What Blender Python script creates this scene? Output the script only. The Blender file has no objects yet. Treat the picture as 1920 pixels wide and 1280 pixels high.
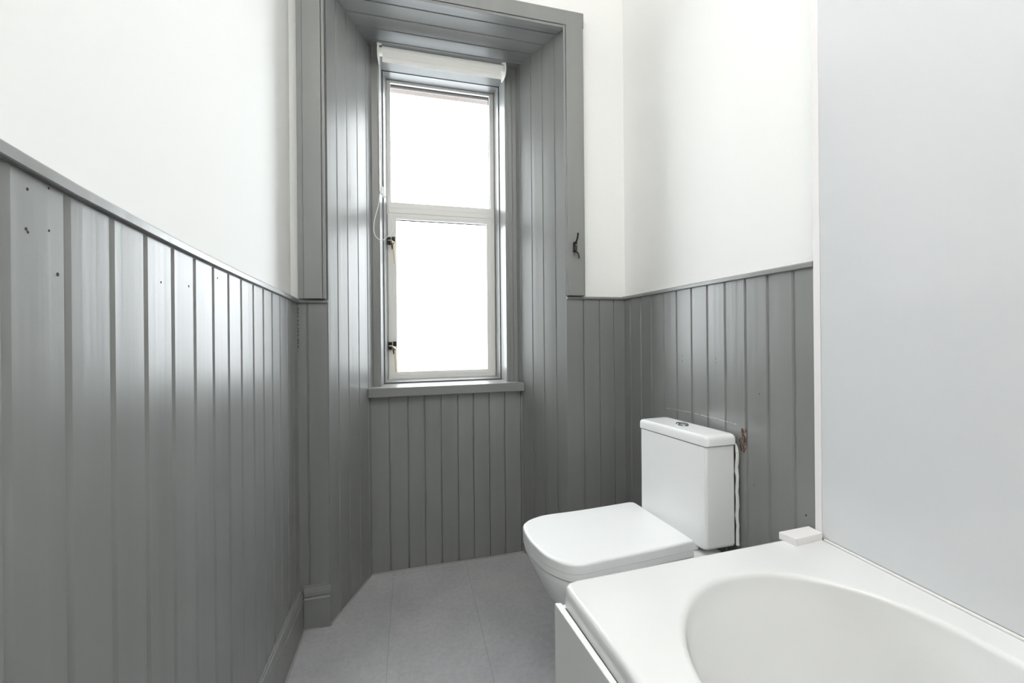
import bpy, bmesh, math, random
from mathutils import Vector, Matrix
random.seed(4)
S = bpy.context.scene
C = S.collection
pi = math.pi

# ------------------------------------------------------------------ materials
def new_mat(name):
    m = bpy.data.materials.new(name); m.use_nodes = True
    nt = m.node_tree
    return m, nt, nt.nodes['Principled BSDF']

def plain(name, col, rough, metal=0.0, coat=0.0, spec=0.5):
    m, nt, b = new_mat(name)
    b.inputs['Base Color'].default_value = (*col, 1)
    b.inputs['Roughness'].default_value = rough
    b.inputs['Metallic'].default_value = metal
    b.inputs['Coat Weight'].default_value = coat
    b.inputs['Specular IOR Level'].default_value = spec
    return m

def coords(nt, scale):
    tc = nt.nodes.new('ShaderNodeTexCoord'); mp = nt.nodes.new('ShaderNodeMapping')
    mp.inputs['Scale'].default_value = scale
    nt.links.new(tc.outputs['Object'], mp.inputs['Vector'])
    return mp.outputs['Vector']

def noise(nt, vec, scale, detail=3, rough=.5):
    n = nt.nodes.new('ShaderNodeTexNoise')
    n.inputs['Scale'].default_value = scale; n.inputs['Detail'].default_value = detail
    n.inputs['Roughness'].default_value = rough
    nt.links.new(vec, n.inputs['Vector'])
    return n.outputs['Fac']

def bump(nt, b, h, strength, dist, prev=None):
    n = nt.nodes.new('ShaderNodeBump')
    n.inputs['Strength'].default_value = strength; n.inputs['Distance'].default_value = dist
    nt.links.new(h, n.inputs['Height'])
    if prev: nt.links.new(prev, n.inputs['Normal'])
    nt.links.new(n.outputs['Normal'], b.inputs['Normal'])
    return n.outputs['Normal']

def ramp(nt, fac, stops):
    r = nt.nodes.new('ShaderNodeValToRGB')
    e = r.color_ramp.elements
    while len(e) < len(stops): e.new(.5)
    for i, (p, c) in enumerate(stops):
        e[i].position = p; e[i].color = (*c, 1) if len(c) == 3 else c
    nt.links.new(fac, r.inputs['Fac'])
    return r.outputs['Color']

def painted(name, axis='z', base=(.213, .216, .213)):
    """semi-gloss grey oil paint with brush strokes running along one axis"""
    m, nt, b = new_mat(name)
    sc = {'z': (60, 60, 2.0), 'x': (2.0, 60, 60)}[axis]
    st = noise(nt, coords(nt, sc), 1.3, 2, .45)
    wav = noise(nt, coords(nt, tuple(s * .16 for s in sc)), 1.5, 2, .5)
    grain = noise(nt, coords(nt, (1, 1, 1)), 160, 2, .6)
    c = ramp(nt, wav, [(.3, tuple(v * .94 for v in base)), (.7, tuple(v * 1.05 for v in base))])
    nt.links.new(c, b.inputs['Base Color'])
    r = nt.nodes.new('ShaderNodeMath'); r.operation = 'MULTIPLY_ADD'; r.use_clamp = True
    r.inputs[1].default_value = .10; r.inputs[2].default_value = .26
    nt.links.new(wav, r.inputs[0]); nt.links.new(r.outputs[0], b.inputs['Roughness'])
    def madd(x, k, add=None):
        n = nt.nodes.new('ShaderNodeMath'); n.operation = 'MULTIPLY_ADD'
        nt.links.new(x, n.inputs[0]); n.inputs[1].default_value = k
        if add is not None: nt.links.new(add, n.inputs[2])
        else: n.inputs[2].default_value = 0
        return n.outputs[0]
    h = madd(grain, .06, madd(wav, 1.3, madd(st, .22)))
    bump(nt, b, h, 1.0, .0012)
    b.inputs['Specular IOR Level'].default_value = .68
    return m

M = {}
M['grey'] = painted('grey_gloss_paint_upright', 'z')
M['grey_h'] = painted('grey_gloss_paint_level', 'x')

m, nt, b = new_mat('white_plaster')
b.inputs['Base Color'].default_value = (.865, .866, .852, 1); b.inputs['Roughness'].default_value = .75
n = bump(nt, b, noise(nt, coords(nt, (1, 1, 1)), 45, 4, .6), .12, .002)
bump(nt, b, noise(nt, coords(nt, (1, 1, 1)), 5, 2, .5), .12, .01, n)
M['plaster'] = m

m, nt, b = new_mat('grey_stone_effect_vinyl')
v = coords(nt, (1, 1, 1))
f1 = noise(nt, v, 5, 6, .62); f2 = noise(nt, v, 60, 4, .6)
c1 = ramp(nt, f1, [(.3, (.360, .358, .372)), (.7, (.440, .436, .448))])
mx = nt.nodes.new('ShaderNodeMix'); mx.data_type = 'RGBA'; mx.blend_type = 'OVERLAY'
mx.inputs['Factor'].default_value = .35
nt.links.new(c1, mx.inputs['A']); nt.links.new(ramp(nt, f2, [(.3, (.38,) * 3), (.7, (.62,) * 3)]), mx.inputs['B'])
# tile seams
br = nt.nodes.new('ShaderNodeTexBrick')
br.offset = .5; br.inputs['Scale'].default_value = 1.0
br.inputs['Brick Width'].default_value = 3.3; br.inputs['Row Height'].default_value = .33
br.inputs['Mortar Size'].default_value = .0009; br.inputs['Mortar Smooth'].default_value = .3
br.inputs['Color1'].default_value = (1, 1, 1, 1); br.inputs['Color2'].default_value = (.95, .95, .96, 1)
br.inputs['Mortar'].default_value = (.62, .62, .62, 1)
mp = nt.nodes.new('ShaderNodeMapping'); tc = nt.nodes.new('ShaderNodeTexCoord')
mp.inputs['Rotation'].default_value = (0, 0, pi / 2); mp.inputs['Location'].default_value = (.25, .085, 0)
nt.links.new(tc.outputs['Object'], mp.inputs['Vector']); nt.links.new(mp.outputs['Vector'], br.inputs['Vector'])
m2 = nt.nodes.new('ShaderNodeMix'); m2.data_type = 'RGBA'; m2.blend_type = 'MULTIPLY'; m2.inputs['Factor'].default_value = 1
nt.links.new(mx.outputs['Result'], m2.inputs['A']); nt.links.new(br.outputs['Color'], m2.inputs['B'])
nt.links.new(m2.outputs['Result'], b.inputs['Base Color'])
b.inputs['Roughness'].default_value = .42
bump(nt, b, f2, .05, .0006)
M['floor'] = m

M['ceramic'] = plain('white_glazed_ceramic', (.90, .91, .91), .12, coat=.3)
M['seat'] = plain('white_moulded_seat_plastic', (.87, .88, .885), .22)
M['acrylic'] = plain('white_bath_acrylic', (.765, .77, .765), .14, coat=.4)
M['bath_panel'] = plain('white_bath_side_panel', (.88, .885, .88), .30)
M['board'] = plain('white_gloss_shower_board', (.66, .67, .685), .12)
M['board_trim'] = plain('white_plastic_edge_trim', (.82, .80, .80), .35)
M['upvc'] = plain('cream_window_paint', (.80, .79, .76), .35)
M['blind'] = plain('off_white_blind_fabric', (.87, .86, .83), .80)
M['bracket'] = plain('white_bracket_plastic', (.80, .79, .76), .35)
M['cord'] = plain('white_cord', (.85, .85, .83), .6)
M['chrome'] = plain('chrome', (.34, .36, .37), .15, metal=1)
M['iron'] = plain('blackened_latch_metal', (.02, .018, .02), .35, metal=.6)
M['brass'] = plain('worn_brass', (.62, .54, .38), .35, metal=.7)
M['ivory'] = plain('ivory_lever', (.66, .58, .44), .35)
M['bronze'] = plain('dark_bronze_cleat', (.014, .009, .008), .30, metal=.3)
M['sealant'] = plain('white_silicone', (.80, .80, .78), .45)
M['floor_sealant'] = plain('grey_silicone', (.30, .30, .29), .5)
M['tan'] = plain('tan_outer_timber', (.62, .47, .33), .7)
M['stone'] = plain('weathered_stone', (.20, .17, .155), .9)
M['gasket'] = plain('black_window_gasket', (.02, .02, .02), .6)
M['old_paint'] = plain('old_white_paint_edge', (.52, .55, .55), .5)
M['hole'] = plain('dark_filler_hole', (.03, .028, .026), .8)

m, nt, b = new_mat('torn_paint_and_wood')
c = ramp(nt, noise(nt, coords(nt, (1, 1, .4)), 130, 4, .7),
         [(.38, (.012, .008, .007)), (.48, (.10, .055, .04)), (.56, (.22, .18, .16)), (.68, (.34, .33, .33))])
nt.links.new(c, b.inputs['Base Color']); b.inputs['Roughness'].default_value = .85
M['torn'] = m

# clear window pane: see-through with a fresnel reflection
m, nt, b = new_mat('window_glass')
nt.nodes.remove(b)
tr = nt.nodes.new('ShaderNodeBsdfTransparent'); gl = nt.nodes.new('ShaderNodeBsdfGlossy')
tr.inputs['Color'].default_value = (.97, .98, .98, 1)
gl.inputs['Roughness'].default_value = .02
fr = nt.nodes.new('ShaderNodeFresnel')
ge = nt.nodes.new('ShaderNodeNewGeometry'); io = nt.nodes.new('ShaderNodeMath'); io.operation = 'MULTIPLY_ADD'
io.inputs[1].default_value = 1 / 1.45 - 1.45; io.inputs[2].default_value = 1.45      # both faces of the thin pane behave alike
nt.links.new(ge.outputs['Backfacing'], io.inputs[0]); nt.links.new(io.outputs[0], fr.inputs['IOR'])
ms = nt.nodes.new('ShaderNodeMixShader')
nt.links.new(fr.outputs['Fac'], ms.inputs['Fac']); nt.links.new(tr.outputs[0], ms.inputs[1]); nt.links.new(gl.outputs[0], ms.inputs[2])
nt.links.new(ms.outputs[0], nt.nodes['Material Output'].inputs['Surface'])
M['glass'] = m

# ------------------------------------------------------------------ helpers
def tag(o, label=None, cat=None, group=None, kind=None):
    if label: o['label'] = label
    if cat: o['category'] = cat
    if group: o['group'] = group
    if kind: o['kind'] = kind
    return o

def obj(name, bm, mat, parent=None, smooth=False, bevel=0.0, seg=2, angle=35):
    bmesh.ops.recalc_face_normals(bm, faces=bm.faces)
    if smooth:
        for e in bm.edges:
            if e.calc_face_angle(0) > .8: e.smooth = False
    me = bpy.data.meshes.new(name); bm.to_mesh(me); bm.free()
    if smooth:
        for p in me.polygons: p.use_smooth = True
    me.materials.append(mat)
    o = bpy.data.objects.new(name, me); C.objects.link(o)
    if parent:
        o.parent = parent
        o.matrix_parent_inverse = Matrix.Translation(parent.location).inverted()
    if smooth and not bevel and len(me.polygons) > 60:
        wn = o.modifiers.new('wn', 'WEIGHTED_NORMAL'); wn.keep_sharp = True
    if bevel:
        md = o.modifiers.new('bevel', 'BEVEL'); md.width = bevel; md.segments = seg
        md.limit_method = 'ANGLE'; md.angle_limit = math.radians(angle); md.harden_normals = False
        for p in me.polygons: p.use_smooth = True
        wn = o.modifiers.new('wn', 'WEIGHTED_NORMAL'); wn.keep_sharp = True
    return o

def empty(name, loc):
    o = bpy.data.objects.new(name, None); C.objects.link(o); o.location = loc
    o.empty_display_size = .05
    return o

def prism(bm, poly, z0, z1):
    """closed vertical prism over a plan polygon"""
    lo = [bm.verts.new((x, y, z0)) for x, y in poly]
    hi = [bm.verts.new((x, y, z1)) for x, y in poly]
    n = len(poly)
    for i in range(n):
        bm.faces.new((lo[i], lo[(i + 1) % n], hi[(i + 1) % n], hi[i]))
    bm.faces.new(hi); bm.faces.new(lo[::-1])

def box(bm, x0, x1, y0, y1, z0, z1):
    prism(bm, [(x0, y0), (x1, y0), (x1, y1), (x0, y1)], z0, z1)

def loft(bm, rings, cap0=True, cap1=True, closed=True):
    R = [[bm.verts.new(p) for p in r] for r in rings]
    n = len(R[0])
    for a, c in zip(R[:-1], R[1:]):
        for i in range(n if closed else n - 1):
            j = (i + 1) % n
            bm.faces.new((a[i], a[j], c[j], c[i]))
    if cap0: bm.faces.new(R[0][::-1])
    if cap1: bm.faces.new(R[-1])
    return R

def tube(bm, pts, r, n=10):
    pts = [Vector(p) for p in pts]
    rs = r if isinstance(r, (list, tuple)) else [r] * len(pts)
    rings = []
    up = Vector((0, 0, 1)); prev = None
    for i, p in enumerate(pts):
        t = (pts[min(i + 1, len(pts) - 1)] - pts[max(i - 1, 0)]).normalized()
        a = prev if prev is not None else (up if abs(t.dot(up)) < .9 else Vector((1, 0, 0)))
        u = (a - t * a.dot(t)).normalized(); w = t.cross(u); prev = u
        rings.append([p + (u * math.cos(2 * pi * k / n) + w * math.sin(2 * pi * k / n)) * rs[i] for k in range(n)])
    loft(bm, rings)

def spline(pts, sub=8, closed=False):
    P = [Vector(p) for p in pts]; out = []; n = len(P)
    rng = range(n) if closed else range(n - 1)
    for i in rng:
        g = lambda k: P[k % n] if closed else P[max(0, min(n - 1, k))]
        a, b_, c, d = g(i - 1), g(i), g(i + 1), g(i + 2)
        for s in range(sub):
            t = s / sub
            out.append(.5 * ((2 * b_) + (c - a) * t + (2 * a - 5 * b_ + 4 * c - d) * t * t + (3 * b_ - a - 3 * c + d) * t ** 3))
    if not closed: out.append(P[-1])
    return out

def rounded(poly, rads, n=8):
    out = []; N = len(poly)
    for i in range(N):
        p = Vector(poly[i]); a = Vector(poly[i - 1]); c = Vector(poly[(i + 1) % N])
        r = rads[i] if isinstance(rads, (list, tuple)) else rads
        u = (a - p).normalized(); w = (c - p).normalized()
        ang = u.angle(w); d = r / math.tan(ang / 2)
        q0 = p + u * d; q1 = p + w * d
        cen = p + (u + w).normalized() * (r / math.sin(ang / 2))
        v0 = q0 - cen; v1 = q1 - cen
        a0 = math.atan2(v0.y, v0.x); a1 = math.atan2(v1.y, v1.x)
        da = (a1 - a0 + pi) % (2 * pi) - pi
        for k in range(n + 1):
            t = a0 + da * k / n
            out.append((cen.x + r * math.cos(t), cen.y + r * math.sin(t)))
    return out

def boards(bm, A, B, nrm, seams, z0, z1, style='v', gw=.0042, gd=.0042, thick=.018):
    """tongue and groove boarding from A to B (plan); grooves at distances seams; z1 number or f(s)"""
    A = Vector(A); B = Vector(B); L = (B - A).length; u = (B - A) / L; nrm = Vector(nrm).normalized()
    prof = [(0, 0)]
    for s in seams:
        if style == 'v':
            prof += [(s - gw * .75, 0), (s - gw * .30, -gd), (s + gw * .30, -gd), (s + gw * .75, 0)]
        elif style == 'step':     # square edge, then a slope back up to the face
            prof += [(s - .0008, 0), (s, -gd), (s + .0022, -gd), (s + gw, 0)]
    prof.append((L, 0))
    f = z1 if callable(z1) else (lambda s: z1)
    F = []; K = []
    for s, d in prof:
        p = A + u * s + nrm * d; q = A + u * s - nrm * thick
        F.append((bm.verts.new((p.x, p.y, z0)), bm.verts.new((p.x, p.y, f(s)))))
        K.append((bm.verts.new((q.x, q.y, z0)), bm.verts.new((q.x, q.y, f(s)))))
    for i in range(len(prof) - 1):
        bm.faces.new((F[i][0], F[i + 1][0], F[i + 1][1], F[i][1]))
        bm.faces.new((K[i][0], K[i][1], K[i + 1][1], K[i + 1][0]))
        bm.faces.new((F[i][1], F[i + 1][1], K[i + 1][1], K[i][1]))
        bm.faces.new((F[i][0], K[i][0], K[i + 1][0], F[i + 1][0]))
    bm.faces.new((F[0][0], F[0][1], K[0][1], K[0][0])); bm.faces.new((F[-1][0], K[-1][0], K[-1][1], F[-1][1]))

def interp(tab, v):
    if v <= tab[0][0]:
        (a, b_), (c, d) = tab[0], tab[1]
    elif v >= tab[-1][0]:
        (a, b_), (c, d) = tab[-2], tab[-1]
    else:
        for (a, b_), (c, d) in zip(tab[:-1], tab[1:]):
            if a <= v <= c: break
    return b_ + (d - b_) * (v - a) / (c - a)

# ------------------------------------------------------------------ dimensions (metres)
XL = -.408           # face of the boarding, left wall
XPL = -.436          # plaster, left wall
XR = .943            # face of the boarding, right wall
XPR = .960
YB = 1.645           # face of the boarding, window wall
YP = 1.668           # plaster, window wall
YN = -1.35           # wall behind the viewer
ZC = 2.78
NL0, NL1 = (-.301, YB), (-.167, 1.960)      # left splay of the window niche
NR0, NR1 = (.662, YB), (.523, 1.960)        # right splay
ZN = 2.425           # niche soffit

# ------------------------------------------------------------------ room shell
bm = bmesh.new(); box(bm, -.62, 1.16, YN - .15, 2.0, -.12, 0)
tag(obj('floor', bm, M['floor']), 'grey stone-effect vinyl floor with faint tile seams', 'floor', kind='structure')
bm = bmesh.new(); box(bm, -.62, 1.16, YN - .15, 2.2, ZC, ZC + .12)
tag(obj('ceiling', bm, M['plaster']), 'plain white ceiling above the bathroom', 'ceiling', kind='structure')

bm = bmesh.new(); box(bm, XPL - .18, XPL, YN - .15, YP + .03, 0, ZC)
wl = tag(obj('wall_left', bm, M['plaster']), 'white plaster wall on the left above grey boarding', 'wall', kind='structure')
bm = bmesh.new(); box(bm, XPR, XPR + .2, YN - .15, YP + .03, 0, ZC)
wr = tag(obj('wall_right', bm, M['plaster']), 'white plaster wall behind the toilet above grey boarding', 'wall', kind='structure')
bm = bmesh.new(); box(bm, XPL, XPR, YN - .15, YN, 0, ZC)
tag(obj('wall_near', bm, M['plaster']), 'white wall facing the window', 'wall', kind='structure')

bm = bmesh.new()
prism(bm, [(-.62, YP), (-.325, YP), (-.19, 1.975), (-.152, 2.0), (-.152, 2.29), (-.62, 2.29)], 0, ZC)
prism(bm, [(.688, YP), (1.16, YP), (1.16, 2.29), (.487, 2.29), (.487, 2.0), (.546, 1.975)], 0, ZC)
box(bm, -.325, .688, YP, 2.2, ZN + .02, ZC); box(bm, -.152, .487, 2.2, 2.29, ZN + .06, ZC)
box(bm, -.30, .66, 1.962, 2.29, 0, .80)
box(bm, -.152, .487, 2.1, 2.185, 2.421, ZN + .02)
wf = tag(obj('wall_far', bm, M['plaster']), 'white plaster window wall around the grey boarded niche', 'wall', kind='structure')

# --- left wall boarding; the old rail climbs gently towards the viewer
railb = [(.516, 1.2854), (.539, 1.2823), (.592, 1.2751), (.661, 1.2689), (.740, 1.2627), (.811, 1.2566), (.959, 1.2463), (1.202, 1.2329), (1.377, 1.2257), (1.592, 1.214), (1.66, 1.211)]
def rail_z(y):
    return interp(railb, y) if y > .516 else 1.2854 + (.516 - y) * .085
sy = [.529, .607, .683, .757, .832, .906, .982, 1.056, 1.128, 1.207, 1.282, 1.357, 1.432, 1.507, 1.580]
sy = [.529 - .075 * k for k in range(24, 0, -1)] + sy
bm = bmesh.new()
y0 = YN
boards(bm, (XL, y0), (XL, YP), (1, 0), [y - y0 for y in sy], 0, lambda s: rail_z(s + y0) - .0012, 'step', gw=.0105, gd=.0038, thick=.026)
obj('panelling', bm, M['grey'], wl)
bm = bmesh.new()
ys = [YN + .0] + [.1 * k for k in range(-13, 5)] + [.5, .56, .62, .7, .8, .9, 1.0, 1.15, 1.3, 1.45, 1.55, YB + .01]
prof = [(-.440, -.002), (-.4095, -.002), (-.4095, .0008), (-.4020, .0008), (-.4005, .0022), (-.4003, .0135), (-.4015, .0160), (-.406, .0168), (-.440, .0172)]
loft(bm, [[(x, y, rail_z(y) + z) for x, z in prof] for y in ys])
obj('dado_rail', bm, M['grey'], wl)
# nail holes and dents
def dots(name, pts, n, r, mat, parent):
    bm = bmesh.new()
    n = Vector(n)
    for p in pts:
        rr = r * random.uniform(.7, 1.25)
        a = Vector((0, 0, 1)); b_ = n.cross(a)
        ring = [Vector(p) + n * .0003 + (a * math.sin(t * pi / 5) * rr * 1.3 + b_ * math.cos(t * pi / 5) * rr) for t in range(10)]
        ring2 = [q - n * .001 for q in ring]
        loft(bm, [ring2, ring])
    return obj(name, bm, mat, parent)
sc = 1.03
dots('nail_hole', [(XL, y * sc, 1.1 + (z - 1.1) * sc) for y, z in
     [(.543, 1.257), (.569, 1.267), (.541, 1.214), (.543, 1.211), (.569, 1.219), (.779, 1.186), (.864, 1.189), (.58, 1.171), (.978, 1.219)]],
     (1, 0, 0), .0016, M['hole'], wl)

# --- right wall boarding, ends at the shower board
sr = [.814, .890, .965, 1.043, 1.119, 1.196, 1.276, 1.353, 1.434, 1.511, 1.592]
bm = bmesh.new()
boards(bm, (XR, .757), (XR, YP), (-1, 0), [y - .757 for y in sr], 0, lambda s: 1.249 - .009 * s / .9, 'v', gw=.0075, gd=.0038, thick=.015)
obj('panelling', bm, M['grey'], wr)
bm = bmesh.new()
prof = [(.962, 0), (.9365, 0), (.9345, .002), (.9345, .011), (.938, .0145), (.946, .0155), (.962, .0165)]
loft(bm, [[(x, y, 1.249 - .009 * (y - .757) / .9 + z) for x, z in prof] for y in (.757, .9, 1.1, 1.3, 1.5, YB + .008)])
obj('dado_rail', bm, M['grey'], wr)
dots('nail_hole', [(XR, y, z) for y, z in [(1.247, 1.008), (1.247, .990), (1.084, 1.008), (1.084, .995), (.940, .658), (.919, .920), (.785, .640)]],
     (-1, 0, 0), .0016, M['hole'], wr)
# the old paint edge above the cistern, broken at every board
bm = bmesh.new()
mk = [(1.343, .803), (1.31, .806), (1.277, .809), (1.24, .8115), (1.191, .814), (1.15, .8145), (1.114, .815), (1.08, .817), (1.05, .8165), (1.02, .817), (1.0, .8155)]
mk = [(XR, y, z) for y, z in mk]
fine = spline(mk, 8)
i = 0
while i < len(fine) - 3:
    L_ = random.randint(4, 11)
    segp = [Vector(p) + Vector((0, random.uniform(-.0004, .0004), random.uniform(-.0007, .0007))) for p in fine[i:i + L_]]
    if len(segp) > 1: tube(bm, segp, random.uniform(.0004, .0009), 5)
    i += L_ + random.choice([0, 0, 1, 2])
tag(obj('old_paint_edge', bm, M['old_paint'], wr), 'thin broken white line left by an earlier cistern')
# torn patch of bare wood
bm = bmesh.new()
pp = [(.990, .800), (.984, .806), (.978, .812), (.972, .814), (.966, .806), (.9655, .790), (.967, .772), (.9655, .760), (.970, .748), (.975, .738), (.983, .744), (.990, .752), (.992, .770), (.988, .786)]
lo = [(XR + .001, y, z) for y, z in pp]; hi = [(XR - .0012, y + random.uniform(-.001, .001), z + random.uniform(-.001, .001)) for y, z in pp]
loft(bm, [lo, hi])
tag(obj('torn_patch', bm, M['torn'], wr), 'torn paint and dark splintered wood beside the cistern')

# --- window wall boarding below the rail
bm = bmesh.new()
boards(bm, (.662, YB), (XR + .004, YB), (0, -1), [.741 - .662, .818 - .662, .889 - .662], 0, 1.239, 'v', gw=.005, gd=.005, thick=.022)
boards(bm, (XL - .004, YB), (-.301, YB), (0, -1), [.037], 0, 1.213, 'v', gw=.005, gd=.005, thick=.022)
tube(bm, [(.6640, 1.6462, z) for z in (0, .6, 1.238)], .0032, 10); tube(bm, [(-.3030, 1.6462, z) for z in (.157, .6, 1.212)], .0030, 10)
obj('panelling', bm, M['grey'], wf)
bm = bmesh.new()
prof = [(1.67, 0), (1.639, 0), (1.6355, .004), (1.6355, .009), (1.639, .0125), (1.67, .014)]
loft(bm, [[(x, y, 1.239 + z) for y, z in prof] for x in (.6625, XR - .002)])
loft(bm, [[(x, y, 1.213 + z) for y, z in prof] for x in (XL + .004, -.302)])
obj('dado_rail', bm, M['grey'], wf)

bm = bmesh.new()
zc = 1.196
while zc > 1.045:
    h_ = random.uniform(.004, .012)
    box(bm, -.4072, -.4048, 1.6435, 1.6452, zc - h_, zc)
    zc -= h_ + random.uniform(.003, .010)
tag(obj('corner_gap', bm, M['hole'], wf), 'broken dark gap where the boards meet in the corner')

# --- niche lining: two boarded splays, apron and soffit
def on(A, B, s):
    A = Vector(A); B = Vector(B); return A + (B - A).normalized() * s
bm = bmesh.new()
dl = Vector(NL1) - Vector(NL0); dr = Vector(NR1) - Vector(NR0)
nl = Vector((dl.y, -dl.x)); nr = Vector((-dr.y, dr.x))
boards(bm, NL0, NL1, nl, [.063, .135, .215, .292], 0, ZN + .004, 'v', gw=.005, gd=.0042, thick=.016)
boards(bm, NR0, NR1, nr, [.065, .146, .226, .312], 0, ZN + .004, 'v', gw=.005, gd=.0042, thick=.016)
tag(obj('niche_side_boarding', bm, M['grey'], wf), 'tall grey boards splayed either side of the window')
bm = bmesh.new()
xb = [-.099, -.016, .060, .136, .215, .290, .368, .446, .528]
boards(bm, (-.182, 1.935), (.541, 1.935), (0, -1), [x + .182 for x in xb], 0, .812, 'v', gw=.005, gd=.006, thick=.026)
tag(obj('apron_boarding', bm, M['grey'], wf), 'grey boards under the window sill')
# soffit boards run across the niche: build in a turned frame then swing up
bm = bmesh.new()
boards(bm, (0, 0), (.325, 0), (0, 1), [.050, .125, .198, .272], -.335, .70, 'v', gw=.005, gd=.0042, thick=.016)
for v_ in bm.verts:
    s_, d_, x_ = v_.co.x, v_.co.y, v_.co.z
    v_.co = (x_, YB - .005 + s_, ZN - d_)
tag(obj('soffit_boarding', bm, M['grey_h'], wf), 'grey boards lining the top of the window niche')

# --- casing round the niche
bm = bmesh.new()
box(bm, -.402, -.382, 1.630, 1.662, 1.229, 2.50)
box(bm, -.3815, -.3185, 1.624, 1.662, 1.229, 2.485)
box(bm, -.317, -.306, 1.627, 1.6315, 1.229, 2.425)
box(bm, .6605, .7395, 1.622, 1.662, 1.254, 2.486)
box(bm, .7400, .7445, 1.628, 1.662, 1.254, 2.486)
box(bm, .6500, .6595, 1.626, 1.6305, 1.254, 2.425)
box(bm, -.402, .7445, 1.6225, 1.662, 2.424, 2.486)
box(bm, -.402, .7445, 1.626, 1.662, 2.486, 2.490)
box(bm, -.306, .6500, 1.6265, 1.648, 2.4125, 2.4232)
obj('window_casing', bm, M['grey'], wf, bevel=.0018)

# --- skirting: left wall and the short return by the niche
bm = bmesh.new()
prof = [(XL - .004, 0), (-.3935, 0), (-.3935, .112), (-.3965, .116), (-.3965, .120), (-.3945, .123), (-.3955, .135), (-.4, .148), (-.4035, .150), (-.4035, .156), (XL - .004, .157)]
loft(bm, [[(x, y, z) for x, z in prof] for y in (YN, 0, .8, 1.632)])
obj_bl = tag(obj('baseboard_left', bm, M['grey']), 'grey moulded skirting along the foot of the left wall', 'baseboard', kind='structure')
bm = bmesh.new()
prof = [(YB + .004, 0), (1.632, 0), (1.632, .112), (1.635, .116), (1.635, .120), (1.633, .123), (1.634, .135), (1.6375, .148), (1.641, .150), (1.641, .156), (YB + .004, .157)]
loft(bm, [[(x, y, z) for y, z in prof] for x in (-.392, -.3015)])
tag(obj('baseboard_far', bm, M['grey']), 'short grey skirting return beside the window niche', 'baseboard', kind='structure')
# silicone bead along the floor
bm = bmesh.new()
for P in ([(-.391, -.6, .001), (-.391, 1.629, .001), (-.301, 1.640, .001), (-.180, 1.930, .001), (.540, 1.930, .001)],):
    for a, c in zip(P[:-1], P[1:]):
        tube(bm, [Vector(a).lerp(Vector(c), t / 8) for t in range(9)], .0038, 8)
tag(obj('trim_1', bm, M['floor_sealant']), 'grey silicone bead between the floor and the boarding', 'sealant', kind='structure')

# ------------------------------------------------------------------ window
win = tag(empty('window_1', (.16, 2.06, .85)), 'tall narrow two-part window with cream sashes in a grey frame', 'window', kind='structure')
# posts, reveals and head of the surround
bm = bmesh.new()
def post(sx):   # plan polygons, mirrored about the window
    if sx < 0:
        prism(bm, [(-.186, 1.960), (-.141, 1.960), (-.134, 1.964), (-.134, 1.972), (-.1365, 1.975), (-.1275, 2.058), (-.1500, 2.061), (-.186, 2.10)], .84, ZN + .004)
    else:
        prism(bm, [(.545, 1.960), (.505, 1.960), (.500, 1.957), (.484, 1.957), (.480, 1.960), (.469, 1.960), (.4665, 1.963), (.4595, 2.058), (.480, 2.061), (.545, 2.10)], .84, ZN + .004)
post(-1); post(1)
box(bm, -.134, .468, 1.962, 2.058, 2.384, ZN + .004)
obj('window_surround', bm, M['grey'], win)
bm = bmesh.new()
prism(bm, [(-.1875, 1.902), (.5395, 1.902), (.5395, 1.925), (.5270, 1.962), (.4670, 1.963), (.4595, 2.058), (.4595, 2.0604), (-.1275, 2.0604), (-.1275, 2.058), (-.1345, 1.963), (-.170, 1.962), (-.1875, 1.925)], .808, .850)
obj('window_sill', bm, M['grey_h'], win, bevel=.003)
# grey inner frame: a second, deeper reveal behind a dark joint
K = 2.15 / 2.06                                   # sash plane stands at y = 2.15
def kx(x): return x * K
def kz(z): return 1.1 + (z - 1.1) * K
def frame(bm, x0, x1, z0, z1, w, y0, y1, wt=None, wb=None, wl_=None, wr_=None):
    wt = w if wt is None else wt; wb = w if wb is None else wb
    wl_ = w if wl_ is None else wl_; wr_ = w if wr_ is None else wr_
    o = [(x0, z0), (x1, z0), (x1, z1), (x0, z1)]
    i = [(x0 + wl_, z0 + wb), (x1 - wr_, z0 + wb), (x1 - wr_, z1 - wt), (x0 + wl_, z1 - wt)]
    Vs = [[bm.verts.new((p[0], y, p[1])) for p in q] for q, y in ((o, y0), (i, y0), (i, y1), (o, y1))]
    for k in range(4):
        j = (k + 1) % 4
        for a in range(4):
            c = (a + 1) % 4
            bm.faces.new((Vs[a][k], Vs[a][j], Vs[c][j], Vs[c][k]))
bm = bmesh.new()
Vs = []
for (x0, x1, z0, z1), y in (((-.150, .475, .842, 2.41), 2.0605), ((-.1215, .4545, .8565, 2.3815), 2.0605), ((-.1205, .4540, .8575, 2.3825), 2.062),
                            ((-.1106, .4496, .8605, 2.398), 2.150), ((-.1106, .4496, .8605, 2.398), 2.185), ((-.150, .475, .842, 2.42), 2.185)):
    Vs.append([bm.verts.new((x, y, z)) for x, z in ((x0, z0), (x1, z0), (x1, z1), (x0, z1))])
for i in range(6):
    for k in range(4):
        bm.faces.new((Vs[i][k], Vs[i][(k + 1) % 4], Vs[(i + 1) % 6][(k + 1) % 4], Vs[(i + 1) % 6][k]))
obj('window_frame', bm, M['grey'], win)
bm = bmesh.new()
frame(bm, -.1275, .4595, .851, 2.3845, .0018, 2.0575, 2.0604)
obj('frame_gasket', bm, M['gasket'], win)
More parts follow.
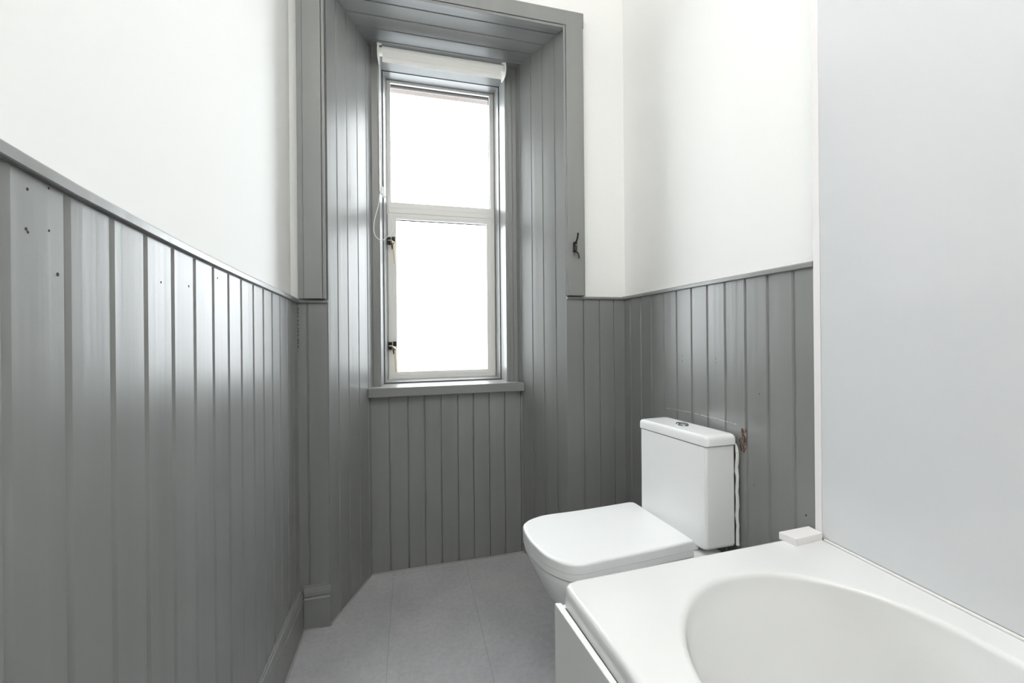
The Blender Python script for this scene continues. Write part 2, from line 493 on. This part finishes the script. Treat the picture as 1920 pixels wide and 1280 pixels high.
# cream sashes
sx0, sx1 = -.1100, .4490
zt, zm, zb = 2.3975, kz(1.6885), .861
bm = bmesh.new()
frame(bm, sx0, sx1, zm + .0015, zt, .016, 2.150, 2.166, wt=zt - kz(2.330), wb=kz(1.7435) - zm - .0015, wl_=.0185, wr_=.024)
up = tag(obj('upper_sash', bm, M['upvc'], win, bevel=.0025), 'cream fixed upper light')
bm = bmesh.new()
frame(bm, sx0, sx1, zb + .0005, zm, .036, 2.146, 2.166, wt=zm - kz(1.660), wb=kz(.907) - zb, wl_=.043, wr_=.0455)
lowr = tag(obj('casement', bm, M['upvc'], win, bevel=.003), 'cream opening lower light')
bm = bmesh.new(); box(bm, sx0 + .012, sx1 - .012, 2.170, 2.174, zm + .04, zt - .03); obj('pane', bm, M['glass'], up)
bm = bmesh.new(); box(bm, sx0 + .03, sx1 - .03, 2.170, 2.174, zb + .03, zm - .02); obj('pane', bm, M['glass'], lowr)
bm = bmesh.new()
frame(bm, sx0 + .012, sx1 - .018, kz(1.7435) - .006, kz(2.330) + .004, .0065, 2.166, 2.169, wt=.0075, wr_=.0085); obj('gasket', bm, M['gasket'], up)
bm = bmesh.new()
frame(bm, sx0 + .036, sx1 - .037, kz(.907) - .005, kz(1.660) + .004, .0075, 2.166, 2.169, wb=.0055); obj('gasket', bm, M['gasket'], lowr)
# raised glazing lines on the sashes
bm = bmesh.new()
frame(bm, sx0 + .022, sx1 - .020, zb + .020, kz(1.675), .0016, 2.1446, 2.1475); obj('glazing_bead', bm, M['upvc'], lowr)
bm = bmesh.new(); box(bm, sx0 + .012, sx1 - .018, 2.1486, 2.1500, kz(1.7160), kz(1.7180)); obj('glazing_bead', bm, M['upvc'], up)
# outside: timber head and stone lintel above the glass
bm = bmesh.new(); box(bm, -.15, .485, 2.190, 2.200, 2.3905, 2.47)
tag(obj('outer_head', bm, M['tan'], win), 'tan timber head strip outside the glass')
bm = bmesh.new(); box(bm, -.15, .485, 2.1890, 2.2005, 2.3885, 2.3905)
obj('gasket', bm, M['gasket'], up)
bm = bmesh.new(); box(bm, -.40, .75, 2.29, 2.40, 2.476, 2.75)
tag(obj('stone_lintel', bm, M['stone'], win), 'weathered stone lintel outside the glass')

# two casement latches on the left stile
def latch(x, z, longer):
    x = kx(x); z = kz(z)
    bm = bmesh.new()
    box(bm, x - .001, x + .017, 2.1335, 2.1460, z - .019, z + .019)
    box(bm, x + .0215, x + .038, 2.1355, 2.1460, z - .002, z + .022)
    tube(bm, [(x + .022, 2.1355, z - .010), (x + .024, 2.1325, z - .028), (x + .025, 2.1325, z - .042)], .0036, 8)
    l = obj('window_latch', bm, M['iron'], win, bevel=.0012)
    bm = bmesh.new()
    tube(bm, [(x + .002, 2.1265, z - .001), (x + .016, 2.1225, z - .001), (x + .022, 2.1205, z - .004), (x + .032, 2.1195, z - .016)], [.0042, .0042, .0046, .0050], 10)
    tube(bm, [(x + .031, 2.1155, z - .017), (x + .031, 2.1335, z - .017)], .0062, 12)
    obj('latch_arm', bm, M['brass'], l, smooth=True)
    bm = bmesh.new()
    loft(bm, [[(x + .026 + t * .0004, y, 0) for y in ()] or
              [(x + a + t * .05, y, z - .020 - t * 1.0) for a, y in ((.026, 2.1195), (.036, 2.1195), (.036, 2.1265), (.026, 2.1265))] for t in (0, .03, .06, longer)])
    obj('latch_lever', bm, M['ivory'], l, bevel=.002)
    bm = bmesh.new(); tube(bm, [(x + .0315, 2.1120, z - .017), (x + .0315, 2.1165, z - .017)], .0026, 10)
    obj('latch_screw', bm, M['iron'], l)
    return l
latch(-.1065, 1.549, .098)
latch(-.1045, 1.036, .112)

# ------------------------------------------------------------------ roller blind
bl = tag(empty('roller_blind', (.16, 1.89, 2.36)), 'rolled up off white roller blind at the top of the window niche', 'blind')
bm = bmesh.new()
tube(bm, [(-.113, 1.892, 2.3635), (.440, 1.892, 2.3635)], .0215, 32)
rb = obj('fabric_roll', bm, M['blind'], bl, bevel=.001)
bm = bmesh.new()
box(bm, -.111, .430, 1.8735, 1.8750, 2.318, 2.362)
obj('hanging_fabric', bm, M['blind'], bl)
bm = bmesh.new()
loft(bm, [[(x, 1.8745 + .0052 * math.cos(t * pi / 6), 2.3200 + .0130 * math.sin(t * pi / 6)) for t in range(12)] for x in (-.112, .431)])
obj('bottom_bar', bm, M['blind'], bl, bevel=.0008)
def bracket(x0, x1, s):
    bm = bmesh.new()
    pts = [(1.868, 2.338), (1.880, 2.332), (1.905, 2.334), (1.958, 2.345), (1.958, 2.400), (1.905, 2.402), (1.880, 2.394), (1.867, 2.386)]
    if s > 0:
        pts = [(1.872, 2.340), (1.884, 2.330), (1.905, 2.332), (1.958, 2.345), (1.958, 2.400), (1.900, 2.400), (1.882, 2.397), (1.870, 2.388), (1.865, 2.370), (1.866, 2.352)]
    loft(bm, [[(x, y, z) for y, z in pts] for x in (x0, x1)])
    # small hooked lip over the tube
    loft(bm, [[(x, y, z) for y, z in ((1.872, 2.384), (1.900, 2.398), (1.900, 2.402), (1.872, 2.389))] for x in ((x1, x1 + .012) if s < 0 else (x0 - .012, x0))])
    return obj('bracket', bm, M['bracket'], bl, bevel=.0012)
bracket(-.134, -.127, -1); bracket(.449, .4545, 1)
bm = bmesh.new(); tube(bm, [(-.127, 1.892, 2.362), (-.113, 1.892, 2.362)], .017, 20)
obj('end_plug', bm, M['bracket'], bl)
bm = bmesh.new(); tube(bm, [(.440, 1.892, 2.362), (.449, 1.892, 2.362)], .012, 20)
obj('end_plug', bm, M['bracket'], bl)
bm = bmesh.new()
tube(bm, [(-.124, 1.872, 2.362), (-.123, 1.873, 2.2), (-.1215, 1.876, 1.95), (-.1195, 1.880, 1.745)], .0016, 8)
tube(bm, [(-.1265, 1.888, 2.352), (-.1262, 1.886, 2.2), (-.1240, 1.884, 1.95), (-.1225, 1.882, 1.745)], .0014, 8)
loop = [(-.127, 1.88, 1.731), (-.1315, 1.88, 1.69), (-.136, 1.88, 1.66), (-.150, 1.88, 1.607), (-.1545, 1.88, 1.56), (-.146, 1.88, 1.528), (-.124, 1.88, 1.513),
        (-.100, 1.88, 1.527), (-.076, 1.88, 1.558), (-.074, 1.88, 1.585), (-.084, 1.88, 1.64), (-.0985, 1.88, 1.69), (-.109, 1.88, 1.715)]
tube(bm, spline(loop, 8), .0015, 8)
obj('pull_cord', bm, M['cord'], bl, smooth=True)
bm = bmesh.new()
box(bm, -.126, -.113, 1.874, 1.886, 1.716, 1.752)
box(bm, -.117, -.106, 1.876, 1.885, 1.703, 1.728)
obj('cord_connector', bm, M['bracket'], bl, bevel=.003)

# ------------------------------------------------------------------ cord cleat on the casing
cx, cy = .693, 1.622
cl = tag(empty('cord_cleat', (cx, cy, 1.463)), 'dark bronze two-horned cord cleat screwed to the right window casing', 'cord cleat')
bm = bmesh.new()
pl = rounded([(cx - .008, 1.441), (cx + .009, 1.441), (cx + .009, 1.486), (cx - .008, 1.486)], .006, 5)
loft(bm, [[(x, y, z) for x, z in pl] for y in (cy - .009, cy)])
obj('base_plate', bm, M['bronze'], cl, bevel=.002)
bm = bmesh.new()
tube(bm, spline([(cx - .002, cy - .006, 1.472), (cx + .000, cy - .016, 1.482), (cx + .003, cy - .021, 1.494), (cx + .005, cy - .024, 1.508), (cx + .005, cy - .026, 1.520)], 5), .0040, 10)
tube(bm, spline([(cx - .004, cy - .006, 1.452), (cx - .003, cy - .016, 1.445), (cx + .004, cy - .021, 1.436), (cx + .008, cy - .024, 1.424), (cx + .009, cy - .026, 1.411)], 5), .0040, 10)
tube(bm, [(cx - .003, cy - .016, 1.446), (cx - .006, cy - .014, 1.463), (cx + .000, cy - .016, 1.482)], .0026, 8)
obj('horns', bm, M['bronze'], cl, smooth=True)
bm = bmesh.new()
for x, z in ((cx + .003, 1.472), (cx - .001, 1.458)):
    tube(bm, [(x, cy - .011, z), (x, cy - .008, z)], .0026, 10)
obj('screw', bm, M['chrome'], cl)

# ------------------------------------------------------------------ toilet
to = tag(empty('toilet', (.62, 1.13, 0)), 'white close coupled toilet with closed lid between window niche and bath', 'toilet')
outl = [(.795, 1.006), (.646, .993), (.504, .984), (.436, .979), (.399, .990), (.374, 1.016), (.355, 1.047), (.343, 1.089), (.334, 1.148), (.337, 1.218), (.356, 1.250), (.388, 1.268), (.436, 1.280), (.546, 1.283), (.757, 1.296)]
def seat_ring(z, off=0.0, back=0.0, front=0.0):
    # smooth D shape with two crisp rear corners
    pts = spline([(x, y, z) for x, y in outl], 6)
    pts = [Vector(p) for p in pts]
    pts += [Vector((.7705, 1.290, z)), Vector((.7735, 1.280, z)), Vector((.7985, 1.018, z)), Vector((.7975, 1.010, z))]
    cen = Vector((.60, 1.135, z)); out = []
    for p in pts:
        d = p - cen; L_ = d.length
        q = cen + d * ((L_ - off) / L_)
        if q.x < cen.x and front:
            q.x += front * min(1, (cen.x - q.x) / .25)
        if q.x > .62 and back: q.x -= back * min(1, (q.x - .62) / .15)
        out.append(q)
    return out
bm = bmesh.new()
loft(bm, [seat_ring(.4604), seat_ring(.4800), seat_ring(.4835, .0012), seat_ring(.4860, .0045), seat_ring(.4870, .010), seat_ring(.4878, .06)])
lid = obj('lid', bm, M['seat'], to, smooth=True)
bm = bmesh.new()
loft(bm, [seat_ring(.4405, .0015), seat_ring(.4415, .0004), seat_ring(.4596, .0004)])
obj('seat', bm, M['seat'], to, smooth=True)
# pan: rim tapering down to the foot
bm = bmesh.new()
def pan_ring(z, xf, sy, off):
    out = []
    for p in seat_ring(z, off):
        x, y = p.x, p.y
        if x < .70: x = .70 - (.70 - x) * (.70 - xf) / (.70 - .334)
        else: x = .70 + (x - .70) * (.905 - .70) / .10
        out.append((x, 1.135 + (y - 1.135) * sy, z))
    return out
rings = [(0, .474, .70, .004), (.012, .466, .72, .0), (.10, .474, .70, 0), (.17, .470, .71, 0), (.24, .438, .80, 0), (.30, .402, .90, 0), (.35, .371, .955, 0),
         (.40, .3470, .988, 0), (.42, .3400, .993, 0), (.4315, .3370, .993, .0005), (.4355, .3370, .993, .003), (.4372, .3370, .993, .012)]
loft(bm, [pan_ring(*r) for r in rings])
obj('pan', bm, M['ceramic'], to, smooth=True)
# cistern
cq = [(.7755, 1.262), (.8265, .990), (.9345, .991), (.8860, 1.270)]
bm = bmesh.new()
def inset(q, d):
    c0 = Vector((sum(p[0] for p in q) / 4, sum(p[1] for p in q) / 4))
    return [tuple(Vector(p) + (c0 - Vector(p)).normalized() * d) for p in q]
rq = lambda z, d, r: [(x, y, z) for x, y in rounded(inset(cq, d), r, 6)]
loft(bm, [rq(.456, .012, .008), rq(.460, .005, .010), rq(.468, .003, .010), rq(.7575, .0035, .010)])
obj('cistern', bm, M['ceramic'], to, bevel=.0015, angle=50)
bm = bmesh.new()
loft(bm, [rq(.7600, -.0005, .010), rq(.7620, -.0030, .012), rq(.7780, -.0025, .012), rq(.7840, -.0005, .012), rq(.7880, .0035, .012), rq(.7900, .009, .012), rq(.7905, .03, .01)])
obj('cistern_lid', bm, M['ceramic'], to, smooth=True)
bm = bmesh.new()
loft(bm, [rq(.7570, .006, .009), rq(.7605, .006, .009)])
obj('lid_gap', bm, M['hole'], to)
bm = bmesh.new()
bx_, by_ = .859, 1.139
def ell(z, k): return [(bx_ + k * .0185 * math.cos(t * pi / 16), by_ + k * .0215 * math.sin(t * pi / 16), z) for t in range(32)]
loft(bm, [ell(.790, 1), ell(.7935, 1), ell(.795, .93), ell(.7938, .86), ell(.7945, .80), ell(.7955, .3)])
obj('flush_button', bm, M['chrome'], to, smooth=True)
# hinge block and ragged silicone between cistern and wall
bm = bmesh.new()
box(bm, .772, .835, 1.035, 1.235, .4395, .4555)
obj('hinge_block', bm, M['ceramic'], to, bevel=.003)
bm = bmesh.new()
pts = [(.9340, .9915 + .0014 * math.sin(k * 1.3) + random.uniform(-.0012, .0012), .462 + .0145 * k) for k in range(20)]
tube(bm, [Vector(p) for p in pts], [random.uniform(.0042, .0056) for _ in pts], 8)
tube(bm, [(.9350, .992, .738), (.9350, .994, .752), (.9345, .997, .762)], [.005, .004, .002], 8)
tag(obj('wall_sealant', bm, M['sealant'], to, smooth=True), 'ragged white silicone between cistern and wall')

# ------------------------------------------------------------------ bath
ba = tag(empty('bathtub', (.62, -.05, 0)), 'white built-in bath with rounded basin along the right wall', 'bathtub')
YE = -.95
outer = [(.3065, YE), (.9365, YE), (.9365, .766), (.2865, .7455), (.3045, .55), (.3065, .40)]
def rim_ring(z, d, n=120):
    q = rounded([(.306 + d, YE + d), (.9365 - d, YE + d), (.9365 - d, .7665 - d), (.2855 + d, .7455 - d), (.3025 + d, .55), (.306 + d, .38)], [.02, .004, .004, .022, .4, .4], 8)
    pts = [Vector((x, y)) for x, y in q]
    # resample evenly by angle about the basin so rings match up
    return [Vector((p.x, p.y, z)) for p in pts]
def ray_hit(poly, c, ang):
    d = Vector((math.cos(ang), math.sin(ang))); best = None
    for i in range(len(poly)):
        a = poly[i].to_2d() - c; b_ = poly[(i + 1) % len(poly)].to_2d() - c
        e = b_ - a; den = d.x * e.y - d.y * e.x
        if abs(den) < 1e-12: continue
        t = (a.x * e.y - a.y * e.x) / den; s = (a.x * d.y - a.y * d.x) / den
        if t > 0 and -1e-6 <= s <= 1 + 1e-6 and (best is None or t < best): best = t
    return c + d * best
# outline of the basin: round head end, long sides, rounder foot
def basin(dz_r=0.0, y_far=.437, r=.240, y_near=-.70, r2=.19):
    cxb = .627; out = []
    for k in range(0, 33):
        t = pi * k / 32
        out.append(Vector((cxb + (r - dz_r) * math.cos(t), y_far + (r - dz_r) * math.sin(t), 0)))
    for k in range(1, 12):
        f = k / 12; out.append(Vector((cxb - (r - dz_r) , y_far + (y_near - y_far) * f, 0)))
    for k in range(0, 17):
        t = pi + pi * k / 16
        out.append(Vector((cxb + (r - dz_r) * math.cos(t), y_near + (r2) * math.sin(t), 0)))
    for k in range(1, 12):
        f = k / 12; out.append(Vector((cxb + (r - dz_r), y_near + (y_far - y_near) * f, 0)))
    return out
N = 360
cB = Vector((.627, .1))
corner_angs = [math.atan2(y - cB.y, x - cB.x) for x, y in ((.9365, .7665), (.2855, .7455), (.306, YE), (.9365, YE))]
angs = [2 * pi * k / N - pi for k in range(N)]
for ca in corner_angs:
    i = min(range(N), key=lambda k: abs(angs[k] - ca)); angs[i] = ca
def ringed(poly, z): return [Vector((*ray_hit(poly, cB, a), z)) for a in angs]
outr = lambda d, z: ringed(rim_ring(0, d), z)
Bs = lambda off, z, yf=.437, yn=-.70: ringed(basin(off, yf, .240, yn), z)
def shrink(ring, k):
    return ring
rings = [outr(-.0042, .570), outr(-.0030, .588), outr(-.0012, .5975), outr(.0010, .6020), outr(.0045, .6050), outr(.0100, .606)]
for rg in rings:
    for p in rg: p.x = min(p.x, .9368)
rings += [Bs(-.0075, .606), Bs(-.0035, .6056), Bs(.0000, .6043), Bs(.0030, .6015), Bs(.0050, .597), Bs(.0065, .590), Bs(.012, .565, .436, -.69)]
for z, off, yf, yn in ((.50, .030, .425, -.67), (.42, .040, .410, -.65), (.34, .052, .390, -.62), (.27, .070, .350, -.59), (.225, .095, .31, -.56), (.205, .125, .27, -.54), (.198, .160, .25, -.52)):
    rings.append(Bs(off, z, yf, yn))
bm = bmesh.new()
loft(bm, rings, cap0=False, cap1=True)
tub = obj('tub', bm, M['acrylic'], ba, smooth=True)
bm = bmesh.new()
pq = [(.2665, .7385), (.2800, .7345), (.2965, .545), (.2998, .38), (.2998, YE), (.2885, YE), (.2885, .38), (.2855, .545)]
prism(bm, pq, .0, .5725)
obj('side_panel', bm, M['bath_panel'], ba, bevel=.002)
bm = bmesh.new()
prism(bm, [(.281, .732), (.281, .722), (.935, .742), (.935, .752)], 0, .5695)
obj('end_panel', bm, M['bath_panel'], ba)
bm = bmesh.new()
tube(bm, [(.9355, y, .6062) for y in (-.9, -.4, 0, .3, .5, .735)], .0030, 8)
tag(obj('wall_sealant', bm, M['sealant'], ba), 'white silicone bead between bath rim and shower board')

# small white corner block on the bath rim
bm = bmesh.new()
prism(bm, [(.838, .766), (.846, .728), (.932, .7355), (.932, .7700)], .6055, .6225)
o = obj('corner_block', bm, M['board_trim'], None, bevel=.0015)
tag(o, 'small flat white block lying on the far corner of the bath rim', 'end cap')

# ------------------------------------------------------------------ shower board
sb = tag(empty('shower_board', (.94, -.1, .606)), 'tall glossy white wall board above the bath on the right', 'wall board')
bm = bmesh.new(); box(bm, .9370, .9590, YN + .002, .7445, .6095, ZC - .002)
obj('board', bm, M['board'], sb)
bm = bmesh.new()
prism(bm, [(.9355, .7445), (.9355, .7560), (.9590, .7565), (.9590, .7450), (.9372, .7450), (.9372, .7400), (.9355, .7400)], .6095, ZC - .002)
obj('edge_trim', bm, M['board_trim'], sb, bevel=.0005)

# ------------------------------------------------------------------ fill lamp on the ceiling (added, unseen behind the viewer)
lp = tag(empty('fill_lamp', (.27, -.45, ZC)), 'unseen round white lamp on the ceiling behind the viewer, added as fill light', 'lamp')
bm = bmesh.new()
cr = lambda r, z: [(.27 + r * math.cos(t * pi / 20), -.45 + r * math.sin(t * pi / 20), z) for t in range(40)]
loft(bm, [cr(.17, ZC), cr(.17, ZC - .03), cr(.16, ZC - .045), cr(.16, ZC - .03)])
obj('fill_lamp_body', bm, M['bracket'], lp)
m, nt, b = new_mat('fill_lamp_diffuser')
b.inputs['Emission Color'].default_value = (1, .965, .91, 1); b.inputs['Emission Strength'].default_value = 14.0
bm = bmesh.new(); loft(bm, [cr(.157, ZC - .035), cr(.157, ZC - .05), cr(.13, ZC - .062)])
obj('diffuser', bm, m, lp)

# unseen fill light, added; turned up and back to bounce off the ceiling
la = bpy.data.lights.new('bounced_fill', 'AREA'); la.shape = 'DISK'; la.size = .7; la.energy = 22; la.color = (1, .985, .965)
lo_ = bpy.data.objects.new('bounced_fill', la); C.objects.link(lo_); lo_.location = (.12, .12, 2.15)
lo_.rotation_euler = Vector((0, -.12, 1)).to_track_quat('-Z', 'Y').to_euler()

# ------------------------------------------------------------------ daylight
w = bpy.data.worlds.new('overcast_sky'); S.world = w; w.use_nodes = True
nt = w.node_tree; bg = nt.nodes['Background']
tc = nt.nodes.new('ShaderNodeTexCoord'); sp = nt.nodes.new('ShaderNodeSeparateXYZ')
nt.links.new(tc.outputs['Generated'], sp.inputs['Vector'])
r = nt.nodes.new('ShaderNodeValToRGB')
r.color_ramp.elements[0].position = .42; r.color_ramp.elements[0].color = (.36, .38, .40, 1)
r.color_ramp.elements[1].position = .56; r.color_ramp.elements[1].color = (.94, .975, 1.0, 1)
ma = nt.nodes.new('ShaderNodeMath'); ma.operation = 'MULTIPLY_ADD'; ma.inputs[1].default_value = .5; ma.inputs[2].default_value = .5
nt.links.new(sp.outputs['Z'], ma.inputs[0]); nt.links.new(ma.outputs[0], r.inputs['Fac'])
nt.links.new(r.outputs['Color'], bg.inputs['Color'])
bg.inputs['Strength'].default_value = 9.2

# ------------------------------------------------------------------ camera
f_px = 753.0; roll = .009; yaw = math.atan(190 / f_px); H = 1.10
cam = bpy.data.cameras.new('camera'); co = bpy.data.objects.new('camera', cam); C.objects.link(co)
cam.sensor_width = 36; cam.lens = f_px / 1920 * 36; cam.shift_y = -18.5 / 1920
cam.clip_start = .02
Fv = Vector((math.sin(yaw), math.cos(yaw), 0)); Rv = Vector((math.cos(yaw), -math.sin(yaw), 0)); Uv = Vector((0, 0, 1))
cxv = Rv * math.cos(roll) - Uv * math.sin(roll); cyv = Rv * math.sin(roll) + Uv * math.cos(roll)
mt = Matrix.Identity(4)
for i in range(3):
    mt[i][0] = cxv[i]; mt[i][1] = cyv[i]; mt[i][2] = -Fv[i]
mt[0][3], mt[1][3], mt[2][3] = 0, 0, H
co.matrix_world = mt
S.camera = co

S.view_settings.view_transform = 'Standard'; S.view_settings.look = 'None'
S.view_settings.gamma = 1; S.view_settings.use_curve_mapping = False
S.view_settings.exposure = 0.38
S.cycles.sample_clamp_indirect = 4.0; S.cycles.blur_glossy = 1.0
S.cycles.max_bounces = 14; S.cycles.diffuse_bounces = 8
